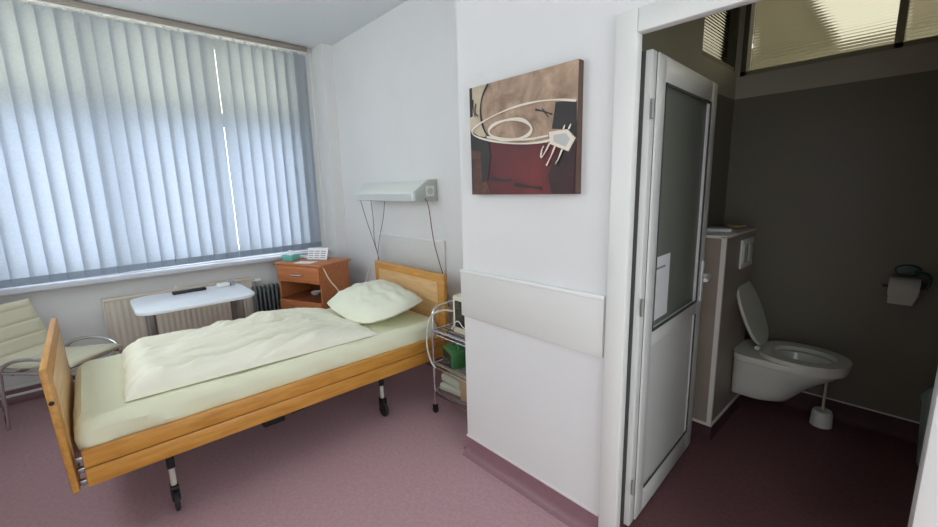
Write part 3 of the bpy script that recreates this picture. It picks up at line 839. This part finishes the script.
# ------------------------------------------------------------------ chrome trolley
tx0, tx1, ty0, ty1 = -2.105, -1.69, 1.575, 1.93
tr = thing('trolley', 'chrome wire trolley with three shelves beside the bed head', 'trolley', ((tx0 + tx1) / 2, (ty0 + ty1) / 2, 0))
ax, ay = (tx1 - tx0) / 2, (ty1 - ty0) / 2
for sx in (-1, 1):
    MB().tube(M['chrome'], [(sx * ax, -ay, .05), (sx * ax, -ay, .68), (sx * ax, -ay + .03, .735), (sx * ax, 0, .745), (sx * ax, ay - .03, .735), (sx * ax, ay, .68), (sx * ax, ay, .05)], .009, smooth_path=1).build('post', tr)
for z in (.585, .355, .165):
    sh = MB()
    for (a, b) in (((-ax, -ay, z), (ax, -ay, z)), ((ax, -ay, z), (ax, ay, z)), ((ax, ay, z), (-ax, ay, z)), ((-ax, ay, z), (-ax, -ay, z))):
        sh.tube(M['chrome'], [a, b], .006, n=8)
    for (a, b) in (((-ax, -ay, z - .025), (ax, -ay, z - .025)), ((-ax, ay, z - .025), (-ax, -ay, z - .025))): sh.tube(M['chrome'], [a, b], .004, n=6)
    for k in range(9):
        y = -ay + 2 * ay * (k + .5) / 9; sh.tube(M['steel'], [(-ax, y, z), (ax, y, z)], .003, n=6)
    sh.build('shelf', tr)
for sx in (-1, 1):
    for sy in (-1, 1):
        MB().box(M['black'], (sx * ax - .014, sy * ay - .014, .03), (sx * ax + .014, sy * ay + .014, .062), .004).lathe(M['black'], [(.004, -.011), (.02, -.011), (.022, 0), (.02, .011), (.004, .011)], 14, mtx=Matrix.Translation((sx * ax, sy * ay, .022)) @ Matrix.Rotation(PI / 2, 4, 'X')).build('caster', tr)
mn = thing('monitor', 'beige boxed monitor with dark screen on top of the chrome trolley', 'monitor', (-1.845, 1.75, .592))
MB().box(M['devbeige'], (-.115, -.12, .0), (.115, .12, .245), .012).build('case', mn)
MB().box(M['screen'], (-.088, -.124, .045), (.088, -.118, .215), .003).build('screen', mn)
lpw = MB().tube(M['white'], [(-.115, -.13, .02), (-.05, -.137, .11), (.02, -.137, .04), (.09, -.136, .13), (.12, -.13, .03)], .0035, n=6, smooth_path=2)
lpw.build('lead', mn)
def green_dev(x, y, z, w, d, h, rz, label):
    g = thing('green_device', label, 'medical device', (x, y, z), rz, 'green devices on the trolley')
    MB().box(M['green'], (-w, -d, 0), (w, d, h), .012).build('case', g)
    fp = MB().box(M['greendark'], (-w + .012, -d - .004, .012), (w - .012, -d + .002, h - .018), .002)
    fp.build('front_panel', g)
    kn = MB()
    for i in range(3): kn.tube(M['steel'], [(-w * .5 + w * .5 * i, -d - .012, h * .35), (-w * .5 + w * .5 * i, -d - .003, h * .35)], .009, n=12)
    kn.build('knob', g)
    MB().tube(M['green'], [(-w * .6, 0, h - .003), (-w * .6, 0, h + .03), (w * .6, 0, h + .03), (w * .6, 0, h - .003)], .008, smooth_path=1).build('handle', g)
green_dev(-1.975, 1.665, .362, .085, .065, .115, -.35, 'green device with dark front panel on the middle trolley shelf')
green_dev(-1.775, 1.68, .362, .06, .065, .085, 0, 'smaller green device half hidden at the wall end of the trolley shelf')
def cushion(z, rz, label, x, y, hx=.125, hy=.10, hh=.05):
    mb = MB()
    mb.box(M['foldgrey'], (-hx, -hy, 0), (hx, hy, hh), .016, 3)
    return tag(mb.build('folded_cover', loc=(x, y, z), rot=(0, 0, rz)), label, 'folded cloth', 'folded covers on the trolley')
cushion(.172, .15, 'lower grey green folded cover on the bottom trolley shelf', -1.985, 1.70, .105)
cushion(.2225, -.05, 'upper grey green folded cover on the bottom trolley shelf', -1.985, 1.705, .10, .095, .055)
cb_ = MB().box(M['brown'], (-.07, -.05, 0), (.07, .05, .165), .003)
tag(cb_.build('cardboard_box', loc=(-1.80, 1.65, .172), rot=(0, 0, .1)), 'brown cardboard box at the wall end of the bottom trolley shelf', 'box')
hose = [(-1.969, 1.66, .72), (-2.02, 1.60, .735), (-2.085, 1.55, .70), (-2.12, 1.54, .58), (-2.125, 1.54, .46), (-2.10, 1.55, .37), (-2.06, 1.556, .34)]
tag(MB().tube(M['tube'], hose, .006, n=8, smooth_path=2).build('hose'), 'white looped hose hanging over the side of the chrome trolley', 'hose')

# ------------------------------------------------------------------ painting
px0, px1, pz0, pz1 = -1.517, -.928, 1.462, 1.95
pw, ph = px1 - px0, pz1 - pz0
def paint(name, a, b, sc, rough=.55, dist=.6):
    m = wood(name, a, b, rough, axis=(1, 1, 1), scale=sc); return m
P_tan = paint('paint_tan', (112, 84, 66), (196, 166, 140), 8)
P_beige = paint('paint_beige', (176, 158, 134), (206, 190, 164), 9)
P_red = paint('paint_red', (66, 16, 20), (112, 34, 36), 4)
P_brown = paint('paint_brown', (30, 20, 18), (110, 66, 48), 9)
P_dark = paint('paint_black', (24, 20, 20), (44, 36, 36), 6)
P_deep = paint('paint_deep_red', (30, 16, 18), (62, 24, 26), 5)
P_cream = mat('paint_cream', (226, 216, 200), .6)
P_edge = mat('canvas_edge', (84, 64, 54), .7)
pt = MB().box(P_edge, (0, -.034, 0), (pw, 0, ph), .002)
def uv(zx, zy):
    u = (zx - 53) / (395 - 53); t = 158 - 103 * u; b = 484 - 2 * u
    return max(0, min(1, u)), max(0, min(1, (b - zy) / (b - t)))
lay = [0]
def patch(m, pts):
    lay[0] += 1; y = -.034 - .0004 * lay[0]
    q = [uv(*p) for p in pts]
    pt.prism(m, [(u * pw, v * ph) for u, v in q], 1, y, -.0335)
def stroke(m, pts, w, closed=False, sm=2):
    lay[0] += 1; y = -.034 - .0004 * lay[0]
    q = [Vector((uv(*p)[0] * pw, uv(*p)[1] * ph)) for p in pts]
    for _ in range(sm):
        r = [] if closed else [q[0]]
        N_ = len(q)
        for i in range(N_ if closed else N_ - 1):
            a, b = q[i], q[(i + 1) % N_]; r += [a.lerp(b, .25), a.lerp(b, .75)]
        if not closed: r.append(q[-1])
        q = r
    N_ = len(q); Lf, Rt = [], []
    for i in range(N_):
        d = (q[(i + 1) % N_] - q[i - 1]) if closed else (q[min(i + 1, N_ - 1)] - q[max(i - 1, 0)])
        if d.length < 1e-7: d = Vector((1, 0))
        d.normalize(); nn = Vector((-d.y, d.x)); ww = w * (1 + .3 * math.sin(i * .7))
        Lf.append(q[i] + nn * ww); Rt.append(q[i] - nn * ww)
    for i in range(N_ if closed else N_ - 1):
        j = (i + 1) % N_
        pt.poly(m, [(Lf[i].x, y, Lf[i].y), (Lf[j].x, y, Lf[j].y), (Rt[j].x, y, Rt[j].y), (Rt[i].x, y, Rt[i].y)])
patch(P_red, [(53, 310), (120, 318), (395, 305), (390, 482), (57, 484)])
patch(P_beige, [(53, 157), (130, 133), (110, 300), (53, 300)])
patch(P_tan, [(128, 134), (400, 55), (393, 310), (240, 318), (120, 312), (100, 270), (92, 225), (98, 180)])
patch(P_dark, [(52, 158), (63, 155), (64, 240), (53, 245)])
patch(P_brown, [(55, 350), (95, 335), (105, 420), (130, 484), (57, 484)])
patch(P_dark, [(54, 285), (125, 318), (132, 360), (118, 440), (96, 445), (92, 345), (55, 345)])
patch(P_dark, [(338, 186), (393, 183), (394, 300), (372, 272), (328, 270)])
patch(P_deep, [(350, 330), (393, 300), (390, 480), (330, 480), (318, 420)])
stroke(P_dark, [(125, 138), (100, 180), (94, 225), (104, 275), (125, 300)], .005)
stroke(P_dark, [(68, 190), (66, 215), (75, 240)], .003); stroke(P_dark, [(78, 200), (74, 228), (86, 238)], .003)
stroke(P_dark, [(280, 210), (305, 215), (330, 225)], .003); stroke(P_dark, [(300, 205), (320, 235)], .002)
stroke(P_dark, [(130, 430), (190, 440), (205, 432)], .006); stroke(P_dark, [(215, 450), (260, 458), (300, 463)], .006)
stroke(P_cream, [(393, 183), (340, 178), (270, 187), (190, 212), (110, 250), (58, 282), (70, 300), (130, 312), (220, 320), (300, 314), (340, 300), (388, 312)], .0036)
stroke(P_cream, [(268, 258), (240, 240), (190, 243), (140, 262), (122, 285), (150, 304), (200, 308), (250, 298), (272, 278)], .0062, closed=True)
stroke(P_cream, [(120, 300), (180, 308), (260, 305), (320, 292)], .0035)
patch(P_cream, [(322, 280), (372, 272), (392, 300), (375, 342), (325, 318)])
patch(mat('paint_grey', (188, 186, 184), .6), [(335, 290), (368, 284), (380, 303), (368, 328), (336, 312)])
for a in ([(325, 315), (312, 345), (298, 368), (302, 335), (308, 325)], [(340, 325), (330, 355), (316, 388)], [(360, 335), (350, 365), (342, 388), (346, 372)]): stroke(P_cream, a, .0032)
for a in ([(362, 272), (366, 258)], [(376, 272), (382, 255)]): stroke(P_cream, a, .003)
tag(pt.build('painting', loc=(px0, YP, pz0)), 'square abstract painting in tan, black and dark red on the white wall', 'painting')

# ------------------------------------------------------------------ toilet room
# boxed cistern
bxz = 1.20; QX = -.72; QY = 2.525
QB = 3.07
struct(MB().box(M['bluetile'], (BX, QY, 0), (QX, QB, bxz)).box(M['tile_edge'], (QX - .02, QY - .004, .1), (QX + .004, QY + .015, bxz)).box(M['tile_edge'], (BX, QY - .004, bxz - .01), (QX + .004, QB, bxz + .006), .002)
       .box(M['bathcove'], (BX, QY - .008, 0), (QX + .008, QB, .09)).box(M['tile_edge'], (BX, QY - .009, .09), (QX + .009, QB, .104)).build('trim_8'), 'tiled cistern box behind the toilet', 'cistern box')
fp = thing('flush_plate', 'white flush plate on the tiled cistern box above the toilet', 'flush plate', (QX + .001, 2.905, 1.07))
MB().box(M['white'], (0, -.115, -.085), (.012, .115, .085), .004).build('plate', fp)
for s in (-1, 1): MB().box(M['seatp'], (.011, s * .052 - .045, -.055), (.017, s * .052 + .045, .055), .003).build('button', fp)

TC = (QX + .0015, 2.945, .045)
to = thing('toilet', 'white wall hung toilet with raised lid on the cistern box', 'toilet', TC)
def egg(z, x0, x1, hw_, sq=2.3, n=40):
    """outline from wall side x0 to front x1"""
    pts = []; cx = (x0 + x1) / 2; a = (x1 - x0) / 2
    for k in range(n):
        t = 2 * PI * k / n; c, s = math.cos(t), math.sin(t)
        e = sq if c < 0 else 2.0
        x = cx + a * math.copysign(abs(c) ** (2 / e), c); y = hw_ * math.copysign(abs(s) ** (2 / e), s)
        if c < 0: y *= 1 + .0 * c
        pts.append((x, y, z))
    return pts
bw = MB()
outer = [egg(.150, .0, .24, .105, 7), egg(.165, .0, .285, .118, 7), egg(.215, .0, .325, .128, 6), egg(.27, .0, .37, .138, 6), egg(.32, .0, .43, .152, 5), egg(.36, .0, .485, .166, 5), egg(.385, .0, .50, .170, 5), egg(.392, .0, .525, .184, 5), egg(.41, .0, .532, .187, 5), egg(.43, .0, .53, .184, 5),
         egg(.432, .03, .515, .17, 3), egg(.42, .16, .475, .125, 2.2), egg(.36, .18, .45, .11, 2.2), egg(.29, .22, .38, .07, 2.2), egg(.27, .26, .34, .035, 2.2)]
bw.loft(M['ceramic'], outer); bw.build('bowl', to)
def ring_solid(mb, m, o, i, z0, z1):
    t = bmesh.new(); n = len(o)
    A = [t.verts.new((p[0], p[1], z0)) for p in o]; B = [t.verts.new((p[0], p[1], z1)) for p in o]
    Cc = [t.verts.new((p[0], p[1], z1)) for p in i]; Dd = [t.verts.new((p[0], p[1], z0)) for p in i]
    for k in range(n):
        j = (k + 1) % n
        for q in ((A, B), (B, Cc), (Cc, Dd), (Dd, A)): 
            f = t.faces.new([q[0][k], q[0][j], q[1][j], q[1][k]]); f.smooth = True
    bmesh.ops.recalc_face_normals(t, faces=t.faces[:]); mb._take(t, m)
se = MB(); ring_solid(se, M['seatp'], egg(0, .115, .535, .188, 2.6), egg(0, .185, .475, .118, 2.2), .434, .458)
se.build('seat', to)
lid = MB(); LA = math.radians(112)
lo = egg(0, 0, .42, .172, 2.6)
lid.loft(M['seatp'], [[(p[0], p[1], -.009) for p in lo], [(.21 + (p[0] - .21) * 1.0, p[1], .006) for p in lo], [(.21 + (p[0] - .21) * .95, p[1] * .95, .013) for p in lo]])
l_o = lid.build('lid', to, loc=(.13, 0, .475), rot=(0, -LA, 0))
for y in (-.065, .065): MB().tube(M['seatp'], [(.115, y - .02, .462), (.115, y + .02, .462)], .013).build('hinge', to)

tbz = thing('toilet_brush', 'white toilet brush in its round pot beside the toilet', 'toilet brush', (-.30, 3.17, 0))
MB().lathe(M['white'], [(.045, 0), (.055, .004), (.052, .08), (.046, .10), (.012, .104)], 24).build('pot', tbz)
MB().tube(M['devbeige'], [(0, 0, .10), (0, 0, .36)], [.008, .007], n=10).build('handle', tbz)
rh = thing('toilet_roll_holder', 'dark green toilet roll holder on the back wall of toilet', 'roll holder', (-.04, BY, .985))
MB().lathe(M['holder'], [(.005, 0), (.055, 0), (.052, .012), (.045, .02), (.005, .022)], 24, mtx=Matrix.Rotation(PI / 2, 4, 'X'), sx=1.0, sy=.62).build('mount', rh)
MB().tube(M['holder'], [(.03, -.018, 0), (.085, -.07, -.005), (.085, -.075, -.07), (.06, -.075, -.085), (-.09, -.075, -.085)], .008, smooth_path=1).build('arm', rh)
rl = thing('toilet_roll', 'white toilet paper roll hanging under the dark green holder', 'toilet roll', (-.045, BY - .075, .90))
ro = MB(); t_ = []
for r, x in ((.02, -.06), (.052, -.06), (.055, -.055), (.055, .055), (.052, .06), (.02, .06)): t_.append((r, x))
ro.lathe(M['rollpaper'], t_ + [t_[0]], 28, mtx=Matrix.Rotation(PI / 2, 4, 'Y')); ro.build('roll', rl)
MB().loft(M['rollpaper'], [[(-.055, -.0555, 0), (.055, -.0555, 0), (.055, -.0545, 0), (-.055, -.0545, 0)], [(-.055, -.058, -.05), (.052, -.058, -.05), (.052, -.057, -.05), (-.055, -.057, -.05)], [(-.054, -.056, -.085), (.04, -.056, -.085), (.04, -.055, -.085), (-.054, -.055, -.085)]]).build('loose_sheet', rl)
bn = thing('waste_bin', 'pale green plastic waste bin at the right edge of the doorway', 'bin', (.215, 3.06, 0))
MB().lathe(M['bin'], [(.10, 0), (.108, .01), (.128, .36), (.125, .365)], 28).build('body', bn)
MB().lathe(M['bin'], [(.132, .36), (.134, .38), (.11, .42), (.05, .445), (.004, .45)], 28).build('lid', bn)
tw = MB().box(M['paper'], (-.07, -.05, 0), (.07, .05, .018), .006)
tag(tw.build('folded_towel', loc=(-.83, 2.75, bxz + .0065), rot=(0, 0, .2)), 'small white folded towel on top of the cistern box', 'towel')
sd = MB().lathe(M['brown'], [(.03, 0), (.05, .006), (.055, .022), (.05, .022), (.03, .01)], 20)
tag(sd.build('soap_dish', loc=(-.80, 2.98, bxz + .0065)), 'small brown dish behind the towel on the cistern box', 'dish')

# ------------------------------------------------------------------ light
sc = bpy.context.scene
w = bpy.data.worlds.new('sky'); sc.world = w; w.use_nodes = True
bg = w.node_tree.nodes['Background']; bg.inputs[0].default_value = (1.0, .975, .935, 1); bg.inputs[1].default_value = 6.4
def portal(loc, rot, sx, sy):
    L = bpy.data.lights.new('window_portal', 'AREA'); L.shape = 'RECTANGLE'; L.size = sx; L.size_y = sy
    L.cycles.is_portal = True
    o = bpy.data.objects.new('window_portal', L); C.objects.link(o); o.location = loc; o.rotation_euler = rot
portal((XW - .21, (WY0 + WY1) / 2, (WZ0 + WZ1) / 2), (0, -PI / 2, 0), WZ1 - WZ0, WY1 - WY0)
portal(((FX0 + FX1) / 2, YF - .19, (FZ0 + FZ1) / 2), (PI / 2, 0, 0), FX1 - FX0, FZ1 - FZ0)
portal((.725, YF - .19, 1.6), (PI / 2, 0, 0), 1.05, 1.8)
portal((XE + .19, (RWY0 + RWY1) / 2, (RWZ0 + RWZ1) / 2), (0, PI / 2, 0), RWZ1 - RWZ0, RWY1 - RWY0)

# ------------------------------------------------------------------ camera
cam = bpy.data.cameras.new('camera'); co = bpy.data.objects.new('camera', cam); C.objects.link(co)
cam.sensor_width = 36; cam.lens = 419.0 / 938 * 36; cam.clip_start = .02
yaw, pitch, roll = (math.radians(v) for v in (47.73, 10.38, -1.43))
fw = Vector((-math.sin(yaw) * math.cos(pitch), math.cos(yaw) * math.cos(pitch), -math.sin(pitch)))
r = Vector((math.cos(yaw), math.sin(yaw), 0)); u = r.cross(fw)
r2 = r * math.cos(roll) + u * math.sin(roll); u2 = -r * math.sin(roll) + u * math.cos(roll)
m = Matrix((r2, u2, -fw)).transposed().to_4x4(); m.translation = Vector((0, 0, CAM_H))
co.matrix_world = m
sc.camera = co
sc.view_settings.view_transform = 'Standard'; sc.view_settings.look = 'None'
sc.view_settings.gamma = 1; sc.view_settings.exposure = 0.0; sc.view_settings.use_curve_mapping = False
sc.cycles.use_denoising = True
sc.cycles.max_bounces = 14; sc.cycles.diffuse_bounces = 8; sc.cycles.transmission_bounces = 8; sc.cycles.transparent_max_bounces = 12
sc.cycles.sample_clamp_indirect = 6
sc.cycles.caustics_reflective = False
